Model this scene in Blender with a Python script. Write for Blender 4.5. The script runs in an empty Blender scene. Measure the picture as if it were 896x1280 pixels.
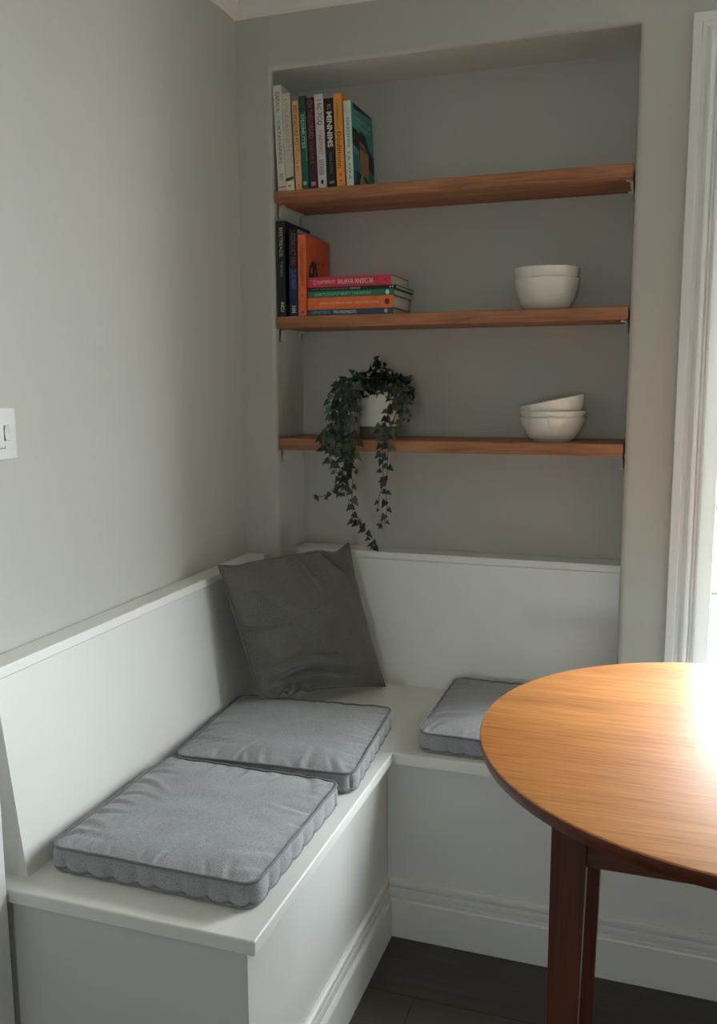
import bpy, bmesh, math, random
from mathutils import Vector, Matrix, noise

random.seed(11)
sc = bpy.context.scene
COL = sc.collection
R = math.radians

# ------------------------------------------------------------------ materials
def lin(c):
    return tuple(((v/255)/12.92 if v/255 <= .04045 else ((v/255+.055)/1.055)**2.4) for v in c) + (1.0,)

def new_mat(name):
    m = bpy.data.materials.new(name); m.use_nodes = True
    nt = m.node_tree
    return m, nt, nt.nodes['Principled BSDF']

def N(nt, t, **kw):
    n = nt.nodes.new(t)
    for k, v in kw.items():
        if k in n.inputs: n.inputs[k].default_value = v
        else: setattr(n, k, v)
    return n

def ramp(nt, stops):
    r = nt.nodes.new('ShaderNodeValToRGB')
    e = r.color_ramp.elements
    e[0].position, e[0].color = stops[0]
    e[1].position, e[1].color = stops[-1]
    for p, c in stops[1:-1]:
        k = e.new(p); k.color = c
    return r

def paint(name, rgb, rough=.6, var=.03, scale=3.0, bump=.02, bscale=180.0, coat=0.0):
    m, nt, b = new_mat(name)
    tc = N(nt, 'ShaderNodeTexCoord')
    n = N(nt, 'ShaderNodeTexNoise', Scale=scale, Detail=4.0)
    nt.links.new(tc.outputs['Object'], n.inputs['Vector'])
    c = lin(rgb)
    lo = tuple(v*(1-var) for v in c[:3])+(1,); hi = tuple(min(1, v*(1+var)) for v in c[:3])+(1,)
    r = ramp(nt, [(.35, lo), (.65, hi)])
    nt.links.new(n.outputs['Fac'], r.inputs['Fac'])
    nt.links.new(r.outputs['Color'], b.inputs['Base Color'])
    b.inputs['Roughness'].default_value = rough
    if coat: b.inputs['Coat Weight'].default_value = coat; b.inputs['Coat Roughness'].default_value = .08
    if bump:
        n2 = N(nt, 'ShaderNodeTexNoise', Scale=bscale, Detail=3.0)
        nt.links.new(tc.outputs['Object'], n2.inputs['Vector'])
        bp = N(nt, 'ShaderNodeBump', Strength=bump, Distance=.002)
        nt.links.new(n2.outputs['Fac'], bp.inputs['Height'])
        nt.links.new(bp.outputs['Normal'], b.inputs['Normal'])
    return m

def wood(name, dark, mid, light, rough=.4, axis='X', coat=0.0, bands=None, gscale=1.0, spec=.5):
    m, nt, b = new_mat(name)
    tc = N(nt, 'ShaderNodeTexCoord')
    mp = N(nt, 'ShaderNodeMapping')
    s = [34.0*gscale]*3; s['XYZ'.index(axis)] = 1.6*gscale
    mp.inputs['Scale'].default_value = s
    nt.links.new(tc.outputs['Object'], mp.inputs['Vector'])
    n = N(nt, 'ShaderNodeTexNoise', Scale=1.6, Detail=7.0, Roughness=.62, Distortion=.7)
    nt.links.new(mp.outputs['Vector'], n.inputs['Vector'])
    r = ramp(nt, [(.28, lin(dark)), (.5, lin(mid)), (.74, lin(light))])
    nt.links.new(n.outputs['Fac'], r.inputs['Fac'])
    out = r.outputs['Color']
    # fine pores
    mp2 = N(nt, 'ShaderNodeMapping')
    s2 = [420.0]*3; s2['XYZ'.index(axis)] = 14.0
    mp2.inputs['Scale'].default_value = s2
    nt.links.new(tc.outputs['Object'], mp2.inputs['Vector'])
    n2 = N(nt, 'ShaderNodeTexNoise', Scale=1.0, Detail=3.0, Roughness=.6)
    nt.links.new(mp2.outputs['Vector'], n2.inputs['Vector'])
    r2 = ramp(nt, [(.34, (.62, .55, .5, 1)), (.52, (1, 1, 1, 1))])
    nt.links.new(n2.outputs['Fac'], r2.inputs['Fac'])
    mx = N(nt, 'ShaderNodeMix', data_type='RGBA', blend_type='MULTIPLY')
    mx.inputs[0].default_value = .55
    nt.links.new(out, mx.inputs[6]); nt.links.new(r2.outputs['Color'], mx.inputs[7])
    out = mx.outputs[2]
    if bands:      # wide veneer leaves of slightly different tone
        sep = N(nt, 'ShaderNodeSeparateXYZ'); nt.links.new(tc.outputs['Object'], sep.inputs[0])
        ma = N(nt, 'ShaderNodeMath', operation='MULTIPLY'); ma.inputs[1].default_value = bands
        nt.links.new(sep.outputs['Y'], ma.inputs[0])
        fl = N(nt, 'ShaderNodeMath', operation='FLOOR'); nt.links.new(ma.outputs[0], fl.inputs[0])
        wn = N(nt, 'ShaderNodeTexWhiteNoise', noise_dimensions='1D'); nt.links.new(fl.outputs[0], wn.inputs['W'])
        r3 = ramp(nt, [(0, (.82, .80, .78, 1)), (1, (1.0, 1.0, 1.0, 1))])
        nt.links.new(wn.outputs['Value'], r3.inputs['Fac'])
        m2 = N(nt, 'ShaderNodeMix', data_type='RGBA', blend_type='MULTIPLY'); m2.inputs[0].default_value = 1
        nt.links.new(out, m2.inputs[6]); nt.links.new(r3.outputs['Color'], m2.inputs[7])
        out = m2.outputs[2]
    nt.links.new(out, b.inputs['Base Color'])
    b.inputs['Roughness'].default_value = rough
    b.inputs['Specular IOR Level'].default_value = spec
    if coat: b.inputs['Coat Weight'].default_value = coat; b.inputs['Coat Roughness'].default_value = .3
    bp = N(nt, 'ShaderNodeBump', Strength=.12, Distance=.001)
    nt.links.new(n2.outputs['Fac'], bp.inputs['Height'])
    nt.links.new(bp.outputs['Normal'], b.inputs['Normal'])
    return m

def fabric(name, dark, light, weave=900.0, sheen=.25):
    m, nt, b = new_mat(name)
    tc = N(nt, 'ShaderNodeTexCoord')
    n = N(nt, 'ShaderNodeTexNoise', Scale=420.0, Detail=4.0, Roughness=.75)
    nt.links.new(tc.outputs['Object'], n.inputs['Vector'])
    r = ramp(nt, [(.33, lin(dark)), (.67, lin(light))])
    nt.links.new(n.outputs['Fac'], r.inputs['Fac'])
    n3 = N(nt, 'ShaderNodeTexNoise', Scale=9.0, Detail=3.0)
    nt.links.new(tc.outputs['Object'], n3.inputs['Vector'])
    r3 = ramp(nt, [(.3, (.88, .88, .88, 1)), (.7, (1.0, 1.0, 1.0, 1))])
    nt.links.new(n3.outputs['Fac'], r3.inputs['Fac'])
    mx = N(nt, 'ShaderNodeMix', data_type='RGBA', blend_type='MULTIPLY'); mx.inputs[0].default_value = 1
    nt.links.new(r.outputs['Color'], mx.inputs[6]); nt.links.new(r3.outputs['Color'], mx.inputs[7])
    nt.links.new(mx.outputs[2], b.inputs['Base Color'])
    b.inputs['Roughness'].default_value = .92
    b.inputs['Specular IOR Level'].default_value = .2
    b.inputs['Sheen Weight'].default_value = sheen
    b.inputs['Sheen Roughness'].default_value = .5
    w = N(nt, 'ShaderNodeTexNoise', Scale=weave, Detail=2.0)
    nt.links.new(tc.outputs['Object'], w.inputs['Vector'])
    w2 = N(nt, 'ShaderNodeTexNoise', Scale=60.0, Detail=3.0)
    nt.links.new(tc.outputs['Object'], w2.inputs['Vector'])
    ad = N(nt, 'ShaderNodeMath', operation='ADD')
    nt.links.new(w.outputs['Fac'], ad.inputs[0]); nt.links.new(w2.outputs['Fac'], ad.inputs[1])
    bp = N(nt, 'ShaderNodeBump', Strength=.35, Distance=.0015)
    nt.links.new(ad.outputs[0], bp.inputs['Height'])
    nt.links.new(bp.outputs['Normal'], b.inputs['Normal'])
    return m

_flat = {}
def card(rgb, rough=.55):
    key = (rgb, rough)
    if key not in _flat:
        _flat[key] = paint('printed_card_%d_%d_%d' % rgb, rgb, rough, .08, 40.0, .05, 300.0)
    return _flat[key]

M_wall = paint('wall_paint', (184, 182, 174), .85, .012, 2.0, .05, 240.0)
M_ceil = paint('ceiling_paint', (192, 189, 180), .9, .01)
M_cove = paint('cove_paint', (222, 218, 208), .85, .01)
M_wall_far = paint('wall_paint_low_bounce', (150, 147, 140), .85, .012, 2.0, .05, 240.0)  # wall paint darkened on the unseen walls to cut bounced light
M_white = paint('white_satin_paint', (218, 217, 211), .38, .012, 4.0, .015, 60.0)
M_white_lit = paint('white_satin_paint_lit', (234, 233, 226), .4, .012, 4.0, .015, 60.0)  # satin white brightened: light on seats, caps, back-bench backrest put into colour
M_trim = paint('white_gloss_paint', (220, 220, 217), .3, .01, 4.0, .01, 60.0)
M_plastic = paint('white_plastic', (206, 206, 202), .35, .005, 4.0, 0)
M_bracket = paint('bracket_paint', (205, 203, 195), .5, .01, 8.0, 0)
M_slot = paint('dark_gap', (96, 96, 92), .7, .01, 8.0, 0)
M_shelf = wood('shelf_walnut', (106, 66, 40), (160, 104, 66), (190, 132, 86), .5, 'X')
M_table = wood('table_teak', (192, 118, 58), (216, 142, 74), (232, 160, 90), .47, 'X', .0, 14.0, 1.9, .42)
M_leg = wood('table_leg_mahogany', (56, 27, 14), (84, 43, 24), (104, 56, 32), .42, 'Z')
M_apron = wood('table_apron_mahogany', (56, 27, 14), (84, 43, 24), (104, 56, 32), .42, 'X')
M_rim = wood('table_rim_mahogany', (66, 28, 12), (92, 42, 20), (112, 54, 27), .42, 'X')
M_seat = fabric('grey_linen_cushion', (130, 131, 133), (180, 181, 183))
M_pipe = fabric('grey_piping', (100, 100, 102), (140, 140, 142))
M_pillow = fabric('charcoal_linen_pillow', (80, 78, 73), (120, 116, 110))
M_bowl = paint('white_glaze', (226, 222, 212), .12, .006, 6.0, 0, coat=.5)
M_pot = paint('white_pot_glaze', (214, 212, 198), .4, .02, 10.0, .02, 50.0)
M_potbase = paint('grey_pot_foot', (98, 96, 88), .7, .05, 10.0, .05)
M_soil = paint('potting_soil', (34, 27, 22), .95, .3, 60.0, .6, 90.0)
M_paper = paint('book_paper', (206, 202, 190), .8, .06, 200.0, .1, 400.0)

def leaf_mat():
    m, nt, b = new_mat('ivy_leaf')
    g = N(nt, 'ShaderNodeNewGeometry')
    r = ramp(nt, [(0, lin((15, 28, 21))), (.45, lin((27, 47, 34))), (.8, lin((45, 70, 46))), (1, lin((80, 104, 74)))])
    nt.links.new(g.outputs['Random Per Island'], r.inputs['Fac'])
    tc = N(nt, 'ShaderNodeTexCoord')
    n = N(nt, 'ShaderNodeTexNoise', Scale=160.0, Detail=3.0)
    nt.links.new(tc.outputs['Object'], n.inputs['Vector'])
    r2 = ramp(nt, [(.35, (.7, .7, .7, 1)), (.65, (1, 1, 1, 1))])
    nt.links.new(n.outputs['Fac'], r2.inputs['Fac'])
    mx = N(nt, 'ShaderNodeMix', data_type='RGBA', blend_type='MULTIPLY'); mx.inputs[0].default_value = 1
    nt.links.new(r.outputs['Color'], mx.inputs[6]); nt.links.new(r2.outputs['Color'], mx.inputs[7])
    nt.links.new(mx.outputs[2], b.inputs['Base Color'])
    b.inputs['Roughness'].default_value = .42
    return m
M_leaf = leaf_mat()
M_stem = paint('ivy_stem', (58, 66, 40), .6, .2, 50.0, 0)

def floor_mat():
    m, nt, b = new_mat('dark_wood_floor')
    tc = N(nt, 'ShaderNodeTexCoord')
    br = N(nt, 'ShaderNodeTexBrick', Scale=1.0)
    br.inputs['Color1'].default_value = lin((66, 60, 54)); br.inputs['Color2'].default_value = lin((78, 71, 64))
    br.inputs['Mortar'].default_value = lin((26, 23, 20))
    br.inputs['Mortar Size'].default_value = .0016
    br.inputs['Brick Width'].default_value = 1.3; br.inputs['Row Height'].default_value = .19
    nt.links.new(tc.outputs['Object'], br.inputs['Vector'])
    mp = N(nt, 'ShaderNodeMapping'); mp.inputs['Scale'].default_value = (2.2, 40, 40)
    nt.links.new(tc.outputs['Object'], mp.inputs['Vector'])
    n = N(nt, 'ShaderNodeTexNoise', Scale=1.4, Detail=7.0, Roughness=.65, Distortion=.6)
    nt.links.new(mp.outputs['Vector'], n.inputs['Vector'])
    r = ramp(nt, [(.3, (.6, .58, .56, 1)), (.7, (1.1, 1.08, 1.05, 1))])
    nt.links.new(n.outputs['Fac'], r.inputs['Fac'])
    mx = N(nt, 'ShaderNodeMix', data_type='RGBA', blend_type='MULTIPLY'); mx.inputs[0].default_value = 1
    nt.links.new(br.outputs['Color'], mx.inputs[6]); nt.links.new(r.outputs['Color'], mx.inputs[7])
    nt.links.new(mx.outputs[2], b.inputs['Base Color'])
    b.inputs['Roughness'].default_value = .45
    bp = N(nt, 'ShaderNodeBump', Strength=.15, Distance=.002)
    nt.links.new(n.outputs['Fac'], bp.inputs['Height']); nt.links.new(bp.outputs['Normal'], b.inputs['Normal'])
    return m
M_floor = floor_mat()

def glass_mat():
    m = bpy.data.materials.new('window_glass'); m.use_nodes = True
    nt = m.node_tree; nt.nodes.clear()
    o = N(nt, 'ShaderNodeOutputMaterial'); t = N(nt, 'ShaderNodeBsdfTransparent'); g = N(nt, 'ShaderNodeBsdfGlossy', Roughness=.02)
    t.inputs['Color'].default_value = (.96, .98, .97, 1)
    mx = N(nt, 'ShaderNodeMixShader'); mx.inputs[0].default_value = .05
    nt.links.new(t.outputs[0], mx.inputs[1]); nt.links.new(g.outputs[0], mx.inputs[2])
    nt.links.new(mx.outputs[0], o.inputs['Surface'])
    return m
M_glass = glass_mat()
M_patio = paint('pale_paving', (128, 126, 120), .9, .05, 4.0, .1, 40.0)
M_lawn = paint('lawn_grass', (66, 78, 26), .95, .25, 8.0, .3, 60.0)
M_kerb = paint('lawn_kerb', (44, 48, 34), .9, .1, 8.0, .1)

# ------------------------------------------------------------------ mesh helpers
def link(name, bm, mats, parent=None, smooth=False, loc=None, angle=None):
    bmesh.ops.recalc_face_normals(bm, faces=bm.faces)
    me = bpy.data.meshes.new(name); bm.to_mesh(me); bm.free()
    for m in (mats if isinstance(mats, (list, tuple)) else [mats]): me.materials.append(m)
    if smooth:
        for p in me.polygons: p.use_smooth = True
        if angle is not None and hasattr(me, 'set_sharp_from_angle'): me.set_sharp_from_angle(angle=R(angle))
    o = bpy.data.objects.new(name, me); COL.objects.link(o)
    if parent is not None: o.parent = parent
    if loc is not None: o.location = loc
    return o

def empty(name, loc=(0, 0, 0), rot=(0, 0, 0)):
    o = bpy.data.objects.new(name, None); COL.objects.link(o)
    o.empty_display_size = .05
    o.location = loc; o.rotation_euler = rot
    return o

def tag(o, label, cat, group=None):
    o['label'] = label; o['category'] = cat
    if group: o['group'] = group
    return o

def struct(name, bm, m, parent=None, **kw):
    o = link(name, bm, m, parent, **kw)
    if parent is None: o['kind'] = 'structure'
    return o

def box(bm, a, b, bev=0.0, seg=2, mi=0):
    r = bmesh.ops.create_cube(bm, size=1)
    vs = r['verts']
    for v in vs:
        v.co = Vector([a[i]+(b[i]-a[i])*(v.co[i]+.5) for i in range(3)])
    fs = {f for v in vs for f in v.link_faces}
    if mi:
        for f in fs: f.material_index = mi
    if bev:
        es = list({e for v in vs for e in v.link_edges})
        bmesh.ops.bevel(bm, geom=es, offset=bev, segments=seg, profile=.5, affect='EDGES')
    return bm

def quad(bm, pts, mi=0):
    f = bm.faces.new([bm.verts.new(p) for p in pts]); f.material_index = mi
    return f

def prism(bm, poly, fn, mi=0, cap=True):
    """poly: list of 2-D points; fn(u, v, k) -> 3-D for ends k=0,1"""
    A = [bm.verts.new(fn(u, v, 0)) for u, v in poly]; B = [bm.verts.new(fn(u, v, 1)) for u, v in poly]
    n = len(poly)
    for i in range(n):
        bm.faces.new((A[i], A[(i+1) % n], B[(i+1) % n], B[i])).material_index = mi
    if cap:
        bm.faces.new(A[::-1]).material_index = mi; bm.faces.new(B).material_index = mi
    return A+B

def lathe(bm, prof, seg=48, cx=0, cy=0, mi=0):
    rings = []
    for r, z in prof:
        if r < 1e-6: rings.append([bm.verts.new((cx, cy, z))])
        else: rings.append([bm.verts.new((cx+r*math.cos(2*math.pi*k/seg), cy+r*math.sin(2*math.pi*k/seg), z)) for k in range(seg)])
    for a, b in zip(rings, rings[1:]):
        for k in range(seg):
            k2 = (k+1) % seg
            if len(a) == 1 and len(b) == 1: continue
            if len(a) == 1: f = bm.faces.new((a[0], b[k], b[k2]))
            elif len(b) == 1: f = bm.faces.new((a[k], b[0], a[k2]))
            else: f = bm.faces.new((a[k], b[k], b[k2], a[k2]))
            f.material_index = mi

def tube(bm, pts, rad, seg=8, closed=False):
    n = len(pts); rings = []
    up = Vector((0, 0, 1)); prev = None
    for i in range(n):
        p = Vector(pts[i])
        a = Vector(pts[i-1]) if (i > 0 or closed) else p
        b = Vector(pts[(i+1) % n]) if (i < n-1 or closed) else p
        t = (b-a).normalized()
        if prev is None:
            s = t.cross(up)
            if s.length < 1e-3: s = t.cross(Vector((1, 0, 0)))
        else:
            s = prev-t*prev.dot(t)
        s.normalize(); prev = s
        w = t.cross(s)
        r = rad(i/(n-1)) if callable(rad) else rad
        rings.append([bm.verts.new(p+s*r*math.cos(2*math.pi*k/seg)+w*r*math.sin(2*math.pi*k/seg)) for k in range(seg)])
    m = n if closed else n-1
    for i in range(m):
        A, B = rings[i], rings[(i+1) % n]
        for k in range(seg):
            bm.faces.new((A[k], A[(k+1) % seg], B[(k+1) % seg], B[k]))
    if not closed:
        bm.faces.new(rings[0][::-1]); bm.faces.new(rings[-1])

def spline(pts, n):
    """Catmull-Rom through pts, n samples per span"""
    P = [Vector(p) for p in pts]; P = [P[0]*2-P[1]]+P+[P[-1]*2-P[-2]]
    out = []
    for i in range(1, len(P)-2):
        for k in range(n):
            t = k/n
            a, b, c, d = P[i-1], P[i], P[i+1], P[i+2]
            out.append(.5*((2*b)+(c-a)*t+(2*a-5*b+4*c-d)*t*t+(3*b-a-3*c+d)*t**3))
    out.append(P[-2]); return out

def text_bm(bm, s, height, length, mat4, mi=0, bold=0.0):
    """lettering as flat mesh: fitted to `length` along local x and `height` along local y, then placed by mat4"""
    cu = bpy.data.curves.new('lettering', 'FONT'); cu.body = s; cu.size = 1.0; cu.offset = bold
    cu.resolution_u = 2
    ob = bpy.data.objects.new('lettering', cu); COL.objects.link(ob)
    bpy.context.view_layer.update()
    me = bpy.data.meshes.new_from_object(ob.evaluated_get(bpy.context.evaluated_depsgraph_get()))
    bpy.data.objects.remove(ob); bpy.data.curves.remove(cu)
    xs = [v.co.x for v in me.vertices]; ys = [v.co.y for v in me.vertices]
    x0, x1, y0, y1 = min(xs), max(xs), min(ys), max(ys)
    vs = []
    for v in me.vertices:
        vs.append(bm.verts.new(mat4 @ Vector(((v.co.x-x0)/(x1-x0)*length, (v.co.y-(y0+y1)/2)/(y1-y0)*height, 0))))
    for p in me.polygons:
        try: bm.faces.new([vs[i] for i in p.vertices]).material_index = mi
        except ValueError: pass
    bpy.data.meshes.remove(me)

# ------------------------------------------------------------------ dimensions (metres; back wall y = 0, left wall x = 0)
N0, N1, ND, NT = .1001, 1.0168, .192, 2.1088      # alcove
ZC, CEIL = 2.239, 2.33
RX, RY = 2.75, -6.4
WX0, WX1, WZ0, WZ1 = 1.194, 2.56, .56, 2.045       # window opening
SEAT, D1, D2, BL = .46, .5452, .3832, 1.121

# ------------------------------------------------------------------ room shell
bm = bmesh.new(); box(bm, (-.1, RY-.1, -.06), (RX+.1, .35, 0)); struct('floor', bm, M_floor)
bm = bmesh.new(); box(bm, (-.1, RY-.1, CEIL), (RX+.1, .35, CEIL+.06)); struct('ceiling', bm, M_ceil)
bm = bmesh.new(); box(bm, (-.1, RY-.1, 0), (0, .35, CEIL)); struct('wall_left', bm, M_wall)
bm = bmesh.new(); box(bm, (RX, RY-.1, 0), (RX+.1, .35, CEIL)); struct('wall_right', bm, M_wall_far)

def wall_rear():
    x0, x1, z0, z1 = .95, 1.58, .75, 1.42
    bm = bmesh.new()
    for a, b, c, d in ((0, x0, 0, CEIL), (x1, RX, 0, CEIL), (x0, x1, 0, z0), (x0, x1, z1, CEIL)):
        quad(bm, [(a, RY, c), (b, RY, c), (b, RY, d), (a, RY, d)]); quad(bm, [(a, RY-.1, c), (b, RY-.1, c), (b, RY-.1, d), (a, RY-.1, d)])
    for p, q in (((x0, z0), (x0, z1)), ((x0, z1), (x1, z1)), ((x1, z1), (x1, z0)), ((x1, z0), (x0, z0))):
        quad(bm, [(p[0], RY, p[1]), (q[0], RY, q[1]), (q[0], RY-.1, q[1]), (p[0], RY-.1, p[1])])
    bmesh.ops.remove_doubles(bm, verts=bm.verts, dist=1e-5)
    struct('wall_rear', bm, M_wall_far)
    w = empty('fill_window'); w['kind'] = 'structure'  # unseen window, added to let in fill light from behind the camera
    bm = bmesh.new(); y0, y1, e = RY-.08, RY-.03, .045
    box(bm, (x0+.001, y0, z0+.001), (x0+e, y1, z1-.001), .003); box(bm, (x1-e, y0, z0+.001), (x1-.001, y1, z1-.001), .003)
    box(bm, (x0+e, y0, z0+.001), (x1-e, y1, z0+e), .003); box(bm, (x0+e, y0, z1-e), (x1-e, y1, z1-.001), .003)
    link('window_frame', bm, M_trim, w)
    bm = bmesh.new(); quad(bm, [(x0+e, RY-.055, z0+e), (x1-e, RY-.055, z0+e), (x1-e, RY-.055, z1-e), (x0+e, RY-.055, z1-e)]); link('pane', bm, M_glass, w)
    return ((x0+x1)/2, (z0+z1)/2, x1-x0, z1-z0)
REAR = wall_rear()

def wall_back():
    bm = bmesh.new()
    r = .014
    # rounded plaster edge + alcove cheeks, swept round left / top / right
    prof = [(r*(1-math.sin(t)), r*(1-math.cos(t))) for t in [k*math.pi/2/8 for k in range(9)]] + [(0, ND)]
    rows = [[bm.verts.new(p) for p in ((N0-o, y, 0), (N0-o, y, NT+o), (N1+o, y, NT+o), (N1+o, y, 0))] for o, y in prof]
    for A, B in zip(rows, rows[1:]):
        for k in range(3): bm.faces.new((A[k], A[k+1], B[k+1], B[k])).smooth = True
    quad(bm, [(N0, ND, 0), (N1, ND, 0), (N1, ND, NT), (N0, ND, NT)])
    def rect(xa, xb, za, zb): quad(bm, [(xa, 0, za), (xb, 0, za), (xb, 0, zb), (xa, 0, zb)])
    a, b = N0-r, N1+r
    rect(0, a, 0, CEIL); rect(a, b, NT+r, CEIL); rect(b, WX0, 0, CEIL)
    rect(WX0, WX1, 0, WZ0); rect(WX0, WX1, WZ1, CEIL); rect(WX1, RX, 0, CEIL)
    # window reveal
    Y = .33
    for p, q in (((WX0, WZ0), (WX0, WZ1)), ((WX0, WZ1), (WX1, WZ1)), ((WX1, WZ1), (WX1, WZ0)), ((WX1, WZ0), (WX0, WZ0))):
        quad(bm, [(p[0], 0, p[1]), (q[0], 0, q[1]), (q[0], Y, q[1]), (p[0], Y, p[1])])
    # outside skin
    def orect(xa, xb, za, zb): quad(bm, [(xa, Y, za), (xb, Y, za), (xb, Y, zb), (xa, Y, zb)])
    orect(0, WX0, 0, CEIL); orect(WX1, RX, 0, CEIL); orect(WX0, WX1, 0, WZ0); orect(WX0, WX1, WZ1, CEIL)
    bmesh.ops.remove_doubles(bm, verts=bm.verts, dist=1e-5)
    return struct('wall_back', bm, M_wall)
wall_back()

# coving along the left and back walls
def coving():
    prof = [(0, ZC), (.004, ZC), (.006, ZC+.008), (.012, ZC+.016), (.02, ZC+.034), (.036, ZC+.058), (.06, ZC+.076), (.078, ZC+.082), (.08, CEIL), (0, CEIL)]
    bm = bmesh.new(); prism(bm, prof, lambda d, z, k: (d, RY if k == 0 else -d, z)); struct('trim_1', bm, M_cove)
    bm = bmesh.new(); prism(bm, prof, lambda d, z, k: (d if k == 0 else RX, -d, z)); struct('trim_2', bm, M_cove)
coving()
# painted upright at the open end of the left bench
bm = bmesh.new(); box(bm, (.0005, -1.225, 0), (.0905, -1.1265, 2.08), .003); struct('trim_3', bm, M_trim)

# ------------------------------------------------------------------ window with moulded casing
def window():
    w = empty('window_1'); w['kind'] = 'structure'
    cw = .0655
    prof = [(0, 0), (0, .012), (.0015, .0155), (.019, .0165), (.021, .0135), (.0225, .0125), (.03, .0135), (.036, .0175), (.041, .019), (.046, .0175), (.0515, .0125),
            (.053, .0115), (.0545, .0145), (.058, .0145), (.059, .0115), (.060, .0115), (.0615, .014), (cw, .014), (cw, 0)]
    bm = bmesh.new()
    rows = []
    zb = WZ0-.001
    for d, t in prof:                       # d measured from the outer edge inwards
        o = cw-d
        rows.append([bm.verts.new(p) for p in ((WX0-o, -t, zb), (WX0-o, -t, WZ1+o), (WX1+o, -t, WZ1+o), (WX1+o, -t, zb))])
    for A, B in zip(rows, rows[1:]):
        for k in range(3): bm.faces.new((A[k], A[k+1], B[k+1], B[k]))
    link('casing', bm, M_trim, w)
    bm = bmesh.new(); box(bm, (WX0-.08, -.045, WZ0-.028), (WX1+.08, .0495, WZ0+.003), .002); link('sill', bm, M_trim, w)
    y0, y1, s = .05, .095, .0385
    xm = (WX0+WX1)/2
    bm = bmesh.new()
    box(bm, (WX0+.0005, y0, WZ0+.001), (WX0+s, y1, WZ1-.001), .003); box(bm, (WX1-s, y0, WZ0+.001), (WX1-.0005, y1, WZ1-.001), .003)
    box(bm, (xm-.03, y0, WZ0+s), (xm+.03, y1, WZ1-s), .003)
    box(bm, (WX0+s, y0, WZ0+.001), (WX1-s, y1, WZ0+s), .003); box(bm, (WX0+s, y0, WZ1-s), (WX1-s, y1, WZ1-.001), .003)
    link('window_frame', bm, M_trim, w)
    for a, b in ((WX0+s, xm-.03), (xm+.03, WX1-s)):
        bm = bmesh.new(); quad(bm, [(a, .072, WZ0+s), (b, .072, WZ0+s), (b, .072, WZ1-s), (a, .072, WZ1-s)]); link('pane', bm, M_glass, w)
window()
# garden outside
bm = bmesh.new(); box(bm, (-8, .36, -.1), (12, 3.6, -.02)); struct('patio', bm, M_patio)
bm = bmesh.new(); box(bm, (-8, 3.72, -.1), (12, 7.6, -.02)); struct('lawn', bm, M_lawn)
bm = bmesh.new(); box(bm, (-8, 3.6, -.1), (12, 3.72, 0), .01); box(bm, (-8, 7.6, -.1), (12, 7.75, .02), .01); struct('kerb', bm, M_kerb)

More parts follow.
